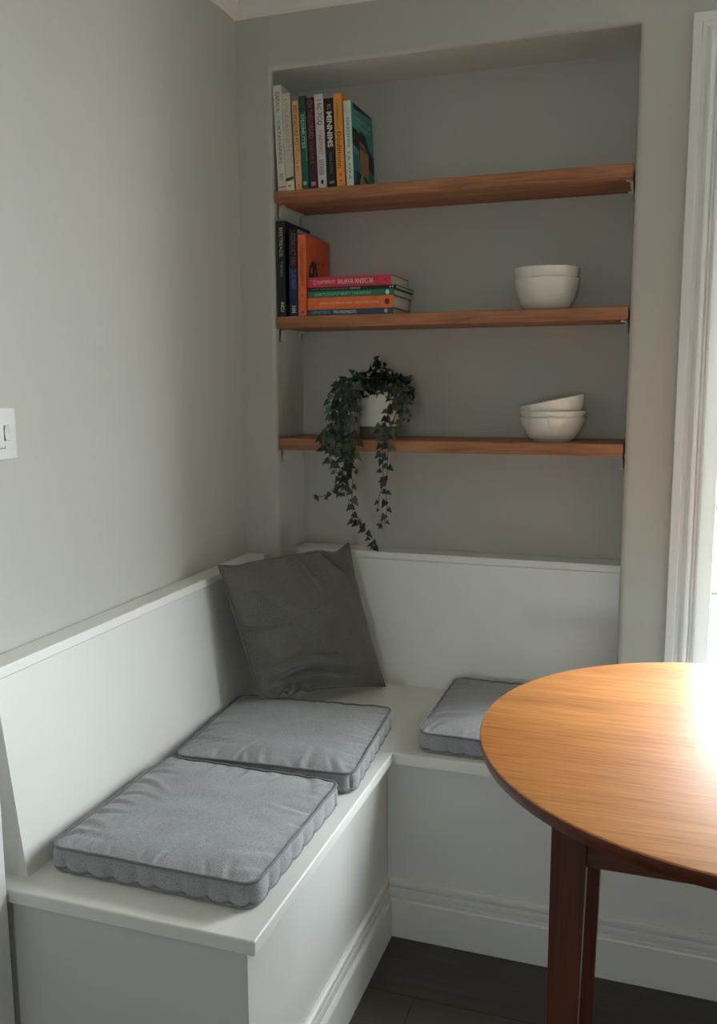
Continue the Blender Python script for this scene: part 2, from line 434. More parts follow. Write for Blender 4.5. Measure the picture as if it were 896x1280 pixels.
# ------------------------------------------------------------------ fitted corner bench
SK = [(0, .142), (.0045, .142), (.0085, .139), (.0095, .133), (.0085, .1275), (.0045, .1265), (.0045, .1235), (.0095, .1225), (.0105, .114), (.0095, .106), (.0065, .1015), (.0065, .0985), (.0145, .0965), (.0165, .0925), (.0165, .0005), (0, .0005)]
def benches():
    fx, by = D1-.019, -D2+.019
    # ---- left bench
    t = empty('storage_bench', (0, 0, 0))
    tag(t, 'white painted bench along the left wall, carrying two grey seat cushions', 'bench')
    bm = bmesh.new(); box(bm, (.0015, -BL+.012, .0), (fx, -.0015, SEAT-.0285), .0012); link('bench_body', bm, M_white, t)
    bm = bmesh.new()
    box(bm, (.0015, -BL, SEAT-.0255), (D1, -D2, SEAT))
    es = [e for e in bm.edges if all(abs(v.co.x-D1) < 1e-5 for v in e.verts) or all(abs(v.co.y+BL) < 1e-5 for v in e.verts)]
    bmesh.ops.bevel(bm, geom=es, offset=.0032, segments=3, profile=.5, affect='EDGES')
    link('seat', bm, M_white_lit, t)
    bm = bmesh.new(); box(bm, (.004, -BL+.03, SEAT-.0285), (fx-.02, -.004, SEAT-.0256)); link('packing_strip', bm, M_white, t)
    bm = bmesh.new()
    prism(bm, [(.0015, SEAT), (.0963, SEAT), (.0526, .8065), (.0015, .8065)], lambda x, z, k: (x, (-1.081, -.0015)[k], z)); link('backrest', bm, M_white, t)
    bm = bmesh.new(); box(bm, (.0015, -1.083, .8075), (.0548, -.0015, .8275), .0015); link('backrest_cap', bm, M_white_lit, t)
    bm = bmesh.new(); prism(bm, SK, lambda d, z, k: (fx+d, (-BL+.012 if k == 0 else by-d), z)); link('skirting', bm, M_white, t)
    # ---- back bench
    t = empty('storage_bench', (1.0, 0, 0))
    tag(t, 'white painted bench across the alcove, running behind the round table', 'bench')
    o = Vector((-1.0, 0, 0))
    bm = bmesh.new(); box(bm, (fx+.0005, by, 0), (RX-.004, -.0015, SEAT-.0285), .0012); link('bench_body', bm, M_white, t, loc=o)
    bm = bmesh.new()
    poly = [(.0015, -D2), (RX-.003, -D2), (RX-.003, -.0015), (N1-.001, -.0015), (N1-.001, .0735), (N0+.001, .0735), (N0+.001, -.0015), (.0015, -.0015)]
    prism(bm, poly, lambda x, y, k: (x, y, (SEAT-.0255, SEAT)[k]))
    es = [e for e in bm.edges if all(abs(v.co.y+D2) < 1e-5 for v in e.verts) and all(abs(v.co.z-SEAT) < 1e-5 for v in e.verts)]
    bmesh.ops.bevel(bm, geom=es, offset=.0035, segments=3, profile=.5, affect='EDGES')
    link('seat', bm, M_white_lit, t, loc=o)
    bm = bmesh.new(); box(bm, (fx+.02, by+.02, SEAT-.0285), (RX-.008, -.004, SEAT-.0256)); link('packing_strip', bm, M_white, t, loc=o)
    bm = bmesh.new()
    prism(bm, [(.0722, SEAT-.02), (.0735, SEAT), (.1159, .8085), (ND-.001, .8085), (ND-.001, SEAT-.02)], lambda y, z, k: ((N0+.0012, N1-.0012)[k], y, z)); link('backrest', bm, M_white_lit, t, loc=o)
    bm = bmesh.new(); box(bm, (N0+.001, .1138, .8097), (N1-.001, ND-.0008, .8297), .0015); link('backrest_cap', bm, M_white_lit, t, loc=o)
    bm = bmesh.new(); prism(bm, SK, lambda d, z, k: ((fx+d, RX-.004)[k], by-d, z)); link('skirting', bm, M_white, t, loc=o)
benches()

# ------------------------------------------------------------------ shelves and brackets
for z, nm in ((1.805, 'top'), (1.4803, 'middle'), (1.1526, 'bottom')):
    bm = bmesh.new(); box(bm, (-.4545, 0, -.031), (.4545, ND-.003, 0), .0016)
    o = link('wall_shelf', bm, M_shelf, loc=(.5583, .0005, z))
    tag(o, {'top': 'topmost brown wooden shelf in the alcove, carrying only a row of upright books', 'middle': 'middle brown wooden shelf in the alcove, carrying stacked books and two nested bowls',
            'bottom': 'lowest brown wooden shelf in the alcove, carrying the trailing ivy and three bowls'}[nm], 'shelf', 'wooden alcove shelves')
    for s in (-1, 1):
        bm = bmesh.new()
        L = ND-.05
        # angle: flange under the board, web on the alcove cheek, raised end tabs
        prism(bm, [(0, 0), (.013, 0), (.013, -.0022), (.0045, -.0035), (.0022, -.034), (0, -.034)], lambda x, zz, k: (-s*x, (0, L)[k], zz))
        for yy in (0, L-.004):
            prism(bm, [(0, -.0005), (.02, -.0005), (.02, -.0035), (.006, -.006), (.003, -.03), (.0085, -.0305), (.0085, -.0325), (0, -.0345)], lambda x, zz, k: (-s*x, yy+(0, .004)[k], zz))
        side = 'left' if s < 0 else 'right'
        o = link('shelf_bracket', bm, M_bracket, loc=((N0+.0006) if s < 0 else (N1-.0006), .026, z-.0312))
        tag(o, 'small white angle bracket under the %s end of the %s shelf' % (side, {'top': 'topmost', 'middle': 'middle', 'bottom': 'lowest'}[nm]), 'bracket', 'white shelf brackets')

# ------------------------------------------------------------------ books
def book(w, h, d, cover, label, group, spine_art=(), right=None, right_art=None, loc=(0, 0, 0), rot=(0, 0, 0), hard=False, board=.0016, page_in=.003):
    """standing book in local coords: spine at y=0 facing -y, thickness 0..w along x, height along z"""
    t = empty('book', loc, rot); tag(t, label, 'book', group)
    bm = bmesh.new()
    box(bm, (0, 0, 0), (w, board, h), .0006, 1)
    box(bm, (0, board, 0), (board, d, h)); box(bm, (w-board, board, 0), (w, d, h), mi=1 if right else 0)
    mats = [card(cover)] + ([card(right)] if right else [])
    cv = link('cover', bm, mats, t)
    bm = bmesh.new(); box(bm, (board, board, page_in), (w-board, d-.002, h-page_in)); link('pages', bm, M_paper, t)
    for it in spine_art:
        bm = bmesh.new(); rgb = it[-1]
        if it[0] == 't':            # text, from top fraction to bottom fraction, centre x fraction, height fraction
            _, tx, f0, f1, cx, hh, bold, _c = it
            text_bm(bm, tx, hh*w, (f1-f0)*h, Matrix(((0, 1, 0, cx*w), (0, 0, 0, -.00025), (-1, 0, 0, h*(1-f0)), (0, 0, 0, 1))), 0, bold); nm = 'spine_lettering'
        elif it[0] == 'r':
            _, x0, x1, z0, z1, _c = it
            quad(bm, [(x0*w, -.00015, z0*h), (x1*w, -.00015, z0*h), (x1*w, -.00015, z1*h), (x0*w, -.00015, z1*h)]); nm = 'spine_patch'
        else:
            quad(bm, [(x*w, -.0002, z*h) for x, z in it[1]]); nm = 'spine_patch'
        link(nm, bm, card(rgb), cv)
    for lay, it in enumerate(right_art or ()):
        bm = bmesh.new(); X = w+.00012*(lay+1); rgb = it[-1]
        if it[0] == 'p':
            quad(bm, [(X, y*d, z*h) for y, z in it[1]]); nm = 'cover_picture'
        else:
            _, tx, y0, y1, zc, hh, bold, _c = it
            text_bm(bm, tx, hh*h, (y1-y0)*d, Matrix(((0, 0, 0, X), (1, 0, 0, y0*d), (0, 1, 0, zc*h), (0, 0, 0, 1))), 0, bold); nm = 'cover_lettering'
        link(nm, bm, card(rgb), cv)
    return t

G1 = 'upright books on the topmost shelf'
ZT = 1.8053
lean = -R(2.35)
teal_art = [
    ('p', [(0, 0), (1, 0), (1, .42), (0, .40)], (56, 112, 116)),
    ('p', [(.10, .93), (.99, .985), (.99, 1.0), (.10, 1.0)], (14, 16, 20)),
    ('p', [(.03, .50), (.30, .46), (.30, .40), (.95, .28), (1, .30), (1, .50), (.80, .54), (.62, .70), (.42, .72), (.34, .68), (.03, .71)], (18, 20, 26)),
    ('p', [(.33, .19), (.72, .17), (.74, .50), (.58, .56), (.34, .59)], (168, 122, 92)),
    ('p', [(.34, .50), (.70, .49), (.71, .52), (.35, .545)], (92, 62, 46)),
    ('p', [(.12, 0), (.28, 0), (.36, .19), (.14, .20)], (20, 32, 40)),
    ('p', [(.27, .0), (.74, .0), (.80, .08), (.52, .16), (.38, .19), (.28, .10)], (176, 160, 118)),
    ('p', [(.42, .19), (.50, .13), (.78, .04), (.80, .07), (.60, .17)], (58, 44, 36)),
    ('t', 'KAUA SUL DM', .2, .86, .84, .05, .02, (150, 190, 182)),
    ('t', 'TICAUDIER', .24, .84, .76, .045, .02, (150, 190, 182)),
]
DK = (62, 58, 56)
top_books = [
    # x, w, h, d, cover, label, art
    (.1122, .0232, .265, .165, (208, 204, 190), 'tall off-white book with grey spine lettering, leaning on the left alcove cheek', [('t', 'IEAMADA', .06, .25, .5, .5, .0, DK), ('t', 'CIRYAMAFRIES', .33, .74, .5, .4, 0, (112, 106, 100)), ('t', '300', .83, .90, .5, .45, 0, (110, 110, 100)), ('r', .1, .9, .03, .045, (176, 130, 108))], {}),
    (.1360, .0228, .243, .16, (200, 193, 176), 'cream book with a cracked spine and a white square label at its foot', [('t', 'LVO COLOURTS', .06, .6, .5, .35, 0, (160, 152, 138)), ('p', [(.0, .125), (.5, .135), (1, .14), (1, .115), (.45, .1), (0, .095)], (74, 58, 44)), ('r', 0, 1, .0, .092, (226, 218, 200)), ('t', '0', .94, .965, .42, .38, .03, (50, 44, 40))], {}),
    (.1638, .0168, .222, .15, (224, 174, 122), 'thin peach-coloured book with brown spine lettering', [('t', 'BENINCTRS FO', .05, .5, .5, .6, .01, (150, 78, 36)), ('t', 'ineus ge', .55, .8, .5, .4, 0, (166, 106, 62)), ('r', .4, .65, .05, .062, (180, 70, 40))], {}),
    (.1842, .0158, .232, .16, (10, 104, 78), 'thin emerald green book with a pale patch at the foot of its spine', [('r', 0, 1, .83, 1, (24, 66, 54)), ('t', 'DESIMUTES', .2, .56, .45, .55, .02, (170, 208, 178)), ('r', .05, .62, .045, .085, (166, 196, 178)), ('r', .86, .95, .3, .85, (150, 190, 170))], {}),
    (.2032, .0205, .226, .16, (64, 28, 38), 'dark burgundy book with pink spine lettering', [('t', 'CN THELORDED', .03, .45, .5, .6, .0, (176, 92, 106)), ('t', 'GESES', .48, .73, .5, .5, 0, (140, 76, 90)), ('r', .22, .8, .03, .075, (196, 128, 134))], {}),
    (.2262, .0238, .232, .165, (212, 202, 198), 'white book with large dark lettering and a black oval at the foot of its spine', [('t', 'I 5C 7CQ', .06, .33, .5, .6, .01, DK), ('t', 'TONSTORES', .38, .64, .5, .45, 0, (118, 106, 104)), ('t', 'IIIIIIIIIII', .70, .86, .5, .6, 0, (70, 64, 64)), ('p', [(.35, .05), (.5, .035), (.65, .05), (.65, .075), (.5, .09), (.35, .075)], (24, 22, 22))], {}),
    (.2524, .0242, .219, .16, (20, 18, 18), 'black book with bold white spine lettering', [('t', 'KC', .07, .13, .55, .4, 0, (170, 166, 156)), ('t', 'MINNIMS', .15, .55, .52, .62, .03, (222, 218, 206)), ('t', 'TERISLATION', .6, .84, .5, .3, 0, (122, 118, 112)), ('r', .25, .75, .04, .07, (140, 136, 140))], {}),
    (.2782, .0225, .229, .165, (232, 154, 66), 'bright orange-yellow book with thin brown spine lettering', [('t', 'Loomannuel|', .07, .38, .4, .42, 0, (150, 84, 30)), ('t', 'Doulimonn', .41, .80, .5, .55, .01, (110, 58, 22)), ('r', .35, .65, .11, .145, (216, 92, 44)), ('r', .42, .62, .055, .07, (120, 60, 24))], {}),
    (.3048, .0198, .208, .178, (206, 220, 206), 'book with pale mint spine and teal picture cover, last at the right of the row', [('t', 'MIRREENOE', .2, .55, .5, .3, 0, (44, 60, 56)), ('t', 'LA OTA', .6, .93, .5, .34, .0, (70, 92, 84))], dict(right=(74, 146, 146), right_art=teal_art)),
]
for x, w, h, d, c, lab, art, kw in top_books:
    book(w, h, d, c, lab, G1, art, loc=(x, .006, ZT), rot=(0, lean, 0), **kw)

G2 = 'books at the left end of the middle shelf'
ZM = 1.4807
orange_art = [
    ('t', 'TADUTA', .25, .62, .80, .035, 0, (196, 106, 50)), ('t', 'DOUMIN ORA', .25, .82, .70, .035, 0, (120, 54, 26)),
    ('p', [(.10, .40), (.50, .40), (.52, .52), (.44, .68), (.28, .70), (.14, .62)], (44, 34, 28)),
    ('p', [(.20, .54), (.28, .54), (.28, .62), (.20, .62)], (196, 116, 90)), ('p', [(.36, .50), (.42, .50), (.42, .60), (.36, .60)], (110, 130, 80)),
    ('p', [(.56, .41), (.90, .41), (.92, .46), (.74, .53), (.60, .52)], (96, 40, 26)), ('p', [(.66, .43), (.80, .43), (.78, .48), (.68, .48)], (206, 96, 56)),
]
book(.0235, .2495, .18, (18, 19, 25), 'tall black book standing first from the left on the middle shelf', G2,
     [('t', 'BIEETREADE', .07, .37, .52, .42, 0, (176, 172, 166)), ('t', 'TIDIIRS', .42, .58, .55, .34, 0, (150, 148, 146)), ('t', 'IHCU', .85, .95, .6, .42, .02, (196, 194, 188))], loc=(.1055, .006, ZM))
book(.0245, .226, .165, (18, 20, 34), 'navy book with pink and blue spine lettering beside the tall black one', G2,
     [('r', 0, 1, .0, .57, (26, 36, 84)), ('t', 'CONCUCT HBO', .05, .42, .5, .55, 0, (152, 92, 108)), ('t', 'TE ARCMERINT', .46, .68, .5, .55, 0, (96, 122, 190)), ('r', .2, .8, .03, .13, (54, 110, 112)), ('t', 'NM', .88, .96, .5, .5, .02, (190, 206, 200))], loc=(.1395, .008, ZM), right=(148, 142, 146))
book(.0225, .21, .172, (226, 104, 46), 'orange book standing upright with a dark drawing on its cover', G2,
     [('t', 'TATCRIMES DUGAKMOI', .13, .62, .5, .36, .0, (120, 48, 22)), ('r', .42, .6, .24, .265, (150, 60, 26)), ('r', .4, .64, .035, .055, (60, 30, 20))], loc=(.1665, .004, ZM), right=(214, 92, 48), right_art=orange_art)
# lying stack: (length along x, thickness, depth, colour); the book is laid on its side with the spine to the room
PL = (236, 206, 196)
stack = [
    (.2365, .0148, .165, (52, 74, 92), 'slate blue book lying at the bottom of the flat stack', .1915, [('h', 'SUPPORT CIRCLE', .05, .27, .45, 0, (150, 172, 184)), ('h', 'TPU PROVISIOTS', .31, .58, .5, .02, (206, 216, 220)), ('d', .925, .36, (176, 196, 204))]),
    (.2395, .0312, .155, (226, 112, 56), 'thick orange book lying just above the bottom of the flat stack', .1915, [('h', 'APAIN SUCI MINAN OKEL ORION ERE IOWN', .14, .83, .2, 0, (240, 206, 150)), ('d', .925, .26, (84, 36, 20))]),
    (.2385, .0158, .175, (44, 116, 88), 'green book lying in the middle of the flat stack', .1935, [('h', 'LIUSICTLOSCUTOY MORTY TINRORTUNT', .08, .74, .45, .01, (150, 198, 172)), ('d', .925, .4, (206, 226, 212))]),
    (.242, .0098, .178, (16, 26, 28), 'thin black book lying second from the top of the flat stack', .195, [('h', 'SOMI CRISSINTACTURO', .03, .46, .4, 0, (150, 150, 140)), ('h', 'REMINGES', .48, .6, .45, .02, (190, 186, 170)), ('r', .93, .945, .3, .7, (200, 200, 190)), ('r', .96, .975, .3, .7, (200, 200, 190))]),
    (.2325, .0258, .165, (204, 54, 74), 'crimson pink book lying on top of the flat stack', .1925, [('h', '12', .07, .1, .5, .01, PL), ('h', 'INSINTEMENTS', .115, .33, .32, 0, PL), ('h', 'IAUAVA ANSIC-36', .37, .79, .5, .02, PL), ('r', .915, .93, .4, .6, (150, 30, 50))]),
]
z = ZM
for L, th, dep, colr, lab, x0, art in stack:
    t = empty('book', (x0, .0065, z)); tag(t, lab, 'book', G2)
    b = .0012
    bm = bmesh.new(); box(bm, (0, 0, 0), (L, b, th), .0005, 1); box(bm, (0, b, 0), (L, dep, b)); box(bm, (0, b, th-b), (L, dep, th)); cv = link('cover', bm, card(colr), t)
    bm = bmesh.new(); box(bm, (.002, b, b), (L-.0025, dep-.002, th-b)); link('pages', bm, M_paper, t)
    for it in art:
        bm = bmesh.new(); nm = 'spine_patch'
        if it[0] == 'h':
            _, tx, f0, f1, hh, bold, _c = it
            text_bm(bm, tx, hh*th, (f1-f0)*L, Matrix(((1, 0, 0, f0*L), (0, 0, 0, -.0002), (0, 1, 0, th*.5), (0, 0, 0, 1))), 0, bold); nm = 'spine_lettering'
        elif it[0] == 'r':
            _, a0, a1, c0, c1, _c = it
            quad(bm, [(a0*L, -.0002, c0*th), (a1*L, -.0002, c0*th), (a1*L, -.0002, c1*th), (a0*L, -.0002, c1*th)])
        else:
            _, fx_, rr, _c = it
            bm.faces.new([bm.verts.new((fx_*L+rr*th*.8*math.cos(a*math.pi/6), -.0002, th*.5+rr*th*math.sin(a*math.pi/6))) for a in range(12)])
        link(nm, bm, card(it[-1]), cv)
    z += th+.0003

# ------------------------------------------------------------------ bowls
def bowl_mesh(rr, hh, foot, ex, th=.0038):
    bm = bmesh.new()
    n = 18
    ts = [(k/n)**1.6 for k in range(n+1)]
    prof = [(0, .003), (foot-.007, .003), (foot-.005, 0), (foot-.0015, 0), (foot-.0005, .002)]
    prof += [(foot+(rr-foot)*t**ex, .0035+(hh-.0035)*t) for t in ts[1:]]
    prof += [(rr-th*.3, hh+.0011), (rr-th*.75, hh+.0008)]
    prof += [(foot-th*.6+(rr-th-foot+th*.6)*t**ex, .0035+th+(hh-.0035-th)*t) for t in ts[::-1]]
    prof += [(0, .0035+th)]
    lathe(bm, prof, 72)
    return bm
G3 = 'white bowls nested on the shelves'
cx, cy = .808, .094
b0 = link('bowl', bowl_mesh(.0825, .078, .054, .53), M_bowl, smooth=True, angle=50, loc=(cx, cy, 1.4806))
tag(b0, 'lower white bowl of the nested pair on the middle shelf', 'bowl', G3)
b1 = b0.copy(); COL.objects.link(b1); b1.location = (cx-.0006, cy, 1.4806+.0262)
tag(b1, 'upper white bowl of the nested pair on the middle shelf', 'bowl', G3)
cx2 = .832
c0 = link('bowl', bowl_mesh(.0845, .0605, .052, .52, .0032), M_bowl, smooth=True, angle=50, loc=(cx2, cy, 1.1530))
tag(c0, 'white bowl at the bottom of the stack of three on the lowest shelf', 'bowl', G3)
c1 = c0.copy(); COL.objects.link(c1); c1.location = (cx2-.0004, cy, 1.1530+.0158)
tag(c1, 'white bowl in the middle of the stack of three on the lowest shelf', 'bowl', G3)
c2 = c0.copy(); COL.objects.link(c2); c2.location = (.8405, cy, 1.1965); c2.rotation_euler = (R(1), R(-11.5), 0)
tag(c2, 'tilted white bowl on top of the stack of three on the lowest shelf', 'bowl', G3)

# ------------------------------------------------------------------ trailing ivy in a white pot
def ivy():
    PX, PY = .365, .082
    t = empty('potted_ivy', (PX, PY, 1.1528)); tag(t, 'trailing dark green ivy in a white pot hanging over the lowest shelf', 'potted plant')
    o = Vector((-PX, -PY, -1.1528))
    bm = bmesh.new(); prof = [(0, 1.188), (.052, 1.188), (.0545, 1.1865), (.056, 1.190), (.0595, 1.279), (.0605, 1.2815), (.0585, 1.2825), (.0555, 1.281), (.054, 1.262), (.0, 1.262)]
    lathe(bm, prof, 48, PX, PY); link('pot', bm, M_pot, t, smooth=True, angle=40, loc=o)
    bm = bmesh.new(); lathe(bm, [(0, 1.153), (.05, 1.153), (.051, 1.155), (.05, 1.186), (.0, 1.1865)], 40, PX, PY); link('pot_stand', bm, M_potbase, t, smooth=True, angle=40, loc=o)
    bm = bmesh.new(); lathe(bm, [(0, 1.274), (.03, 1.273), (.0535, 1.268), (.0535, 1.264), (0, 1.264)], 32, PX, PY); link('soil', bm, M_soil, t, loc=o)
    rnd = random.Random(5)
    leaves = bmesh.new(); stems = bmesh.new()
    shape = [(0, -.02), (.10, -.12), (.30, -.16), (.50, -.02), (.36, .16), (.40, .34), (.22, .46), (.14, .72), (0, 1.0), (-.14, .72), (-.22, .46), (-.40, .34), (-.36, .16), (-.50, -.02), (-.30, -.16), (-.10, -.12)]
    def leaf(p, tip, nrm, s):
        tip = tip.normalized(); nrm = (nrm-tip*nrm.dot(tip))
        if nrm.length < 1e-3: nrm = tip.orthogonal()
        nrm.normalize(); sd = tip.cross(nrm)
        wf = rnd.uniform(.85, 1.1); cup = rnd.uniform(-.25, .2); bend = rnd.uniform(-.3, .1)
        mid = leaves.verts.new(p+tip*.3*s+nrm*.02*s)
        ring = [leaves.verts.new(p+sd*x*s*wf+tip*y*s+nrm*s*(cup*abs(x)+bend*y*y*.5)) for x, y in shape]
        for i in range(len(ring)):
            leaves.faces.new((ring[i], ring[(i+1) % len(ring)], mid))
    def rv(a=1.0): return Vector((rnd.uniform(-a, a), rnd.uniform(-a, a), rnd.uniform(-a, a)))
    T = [
     ([(.341, 1.297), (.325, 1.251), (.321, 1.189), (.318, 1.137), (.315, 1.096), (.326, 1.044), (.33, .991), (.331, .949), (.345, .936), (.367, .913), (.386, .882), (.39, .872)], .022, 1.0),
     ([(.325, 1.302), (.297, 1.251), (.285, 1.173), (.282, 1.126), (.29, 1.085), (.293, 1.053), (.295, 1.011)], .023, .7),
     ([(.308, 1.297), (.269, 1.235), (.263, 1.173), (.268, 1.115), (.284, 1.074), (.295, 1.043), (.273, 1.021), (.244, 1.001), (.228, 1.003)], .019, .8),
     ([(.432, 1.294), (.437, 1.256), (.419, 1.21), (.413, 1.165), (.413, 1.119), (.411, 1.077), (.419, 1.036), (.424, .979), (.419, .942), (.40, .931)], .02, .9),
     ([(.443, 1.294), (.453, 1.251), (.432, 1.2), (.432, 1.16), (.427, 1.109), (.421, 1.057), (.408, 1.015), (.40, .973)], .021, .65),
     ([(.453, 1.294), (.470, 1.271), (.468, 1.236), (.472, 1.205)], .016, 1.0),
     ([(.308, 1.307), (.265, 1.276), (.268, 1.235), (.253, 1.212)], .021, 1.0),
     ([(.342, 1.292), (.338, 1.236), (.334, 1.184), (.338, 1.148), (.335, 1.107), (.337, 1.07)], .021, .55),
     ([(.319, 1.294), (.302, 1.24), (.308, 1.184), (.307, 1.127), (.304, 1.074), (.312, 1.033)], .023, .9),
     ([(.286, 1.286), (.28, 1.235), (.269, 1.188), (.258, 1.166), (.243, 1.130)], .022, 1.0),
     ([(.30, 1.29), (.29, 1.22), (.30, 1.16), (.322, 1.12), (.318, 1.075), (.31, 1.03), (.318, .98)], .022, .8),
    ]
    for pts, sz, dens in T:
        path = []
        for i, (x, zz) in enumerate(pts):
            f = i/(len(pts)-1)
            # start inside the pot, tip over the rim, then hang in front of the shelf edge
            y = -.03 + rnd.uniform(-.012, .008)
            if zz > 1.17:
                y = min(y, PY-.064) if abs(x-PX) < .058 else y+.03
                y = max(y, -.03)
            path.append((x, y, zz))
        x0 = pts[0][0]
        start = (PX+(x0-PX)*.45, PY-.03, 1.275)
        over = (PX+(x0-PX)*.85, PY-.055, 1.296)
        sp = spline([start, over]+path, 8)
        tube(stems, sp, lambda f: .0013-.0006*f, 6)
        k = 6; side = 1
        while k < len(sp):
            p = sp[k]; f = k/len(sp)
            low = p.z < 1.12
            d = (sp[min(k+1, len(sp)-1)]-sp[k-1]).normalized()
            cnt = 1 if low else 2
            for q in range(cnt):
                side = -side
                tip = Vector((side*rnd.uniform(.3, 1.1), rnd.uniform(-.35, .1), -rnd.uniform(.3, 1.0)))
                nrm = Vector((rnd.uniform(-.5, .5), -1, rnd.uniform(0, .7)))
                s = sz*rnd.uniform(.75, 1.2)*(1.0 if f < .85 else .65)
                st = p+tip.normalized()*.006+Vector((0, -.002, 0))
                if p.z > 1.15: st += Vector((rnd.uniform(-.008, .008), rnd.uniform(-.012, .0), 0))
                tube(stems, [p, p+(st-p)*.5+Vector((0, 0, .001)), st], .0006, 4)
                leaf(st, tip, nrm, s)
            k += max(1, int(rnd.uniform(2.2, 4.2)/dens*(1.15 if low else 1.0)))
        leaf(sp[-1], d, Vector((0, -1, .2)), sz*.5)
    # the bush above the pot
    for i in range(300):
        a = rnd.uniform(0, 2*math.pi); rr = math.sqrt(rnd.random())
        hmax = .014+.066*(1-rr**1.7)
        dx = rr*math.cos(a)*.088
        dy = rr*math.sin(a)*.07
        p = Vector((PX+.002+dx, PY+dy, 1.276+rnd.random()*hmax+(-.012 if rr > .9 else 0)))
        tip = Vector((dx*9, dy*9-.2, rnd.uniform(-.5, .9)))+rv(.6)
        nrm = Vector((dx*3, -.5, 1.0))+rv(.8)
        leaf(p, tip, nrm, rnd.uniform(.017, .027))
    for pts, n in (([(PX+.01, PY, 1.28), (.372, .05, 1.325), (.366, .045, 1.35), (.369, .04, 1.366)], 4), ([(PX-.03, PY, 1.28), (.325, .04, 1.315), (.31, .03, 1.332)], 3),
                   ([(PX-.03, PY, 1.28), (.30, .03, 1.312), (.278, .02, 1.312)], 4), ([(PX+.03, PY, 1.28), (.412, .05, 1.312), (.424, .045, 1.318)], 3), ([(PX+.04, PY, 1.28), (.44, .05, 1.298), (.462, .04, 1.288)], 4)):
        sp = spline(pts, 8); tube(stems, sp, .001, 6)
        for j in range(n):
            p = sp[len(sp)//2+j*(len(sp)//2-1)//max(1, n-1)]
            tip = (sp[-1]-sp[len(sp)//2])+rv(.03)
            leaf(p, tip, Vector((rnd.uniform(-1, 1), -.8, .5)), rnd.uniform(.014, .02))
    link('foliage', leaves, M_leaf, t, loc=o); link('stems', stems, M_stem, t, loc=o)
ivy()

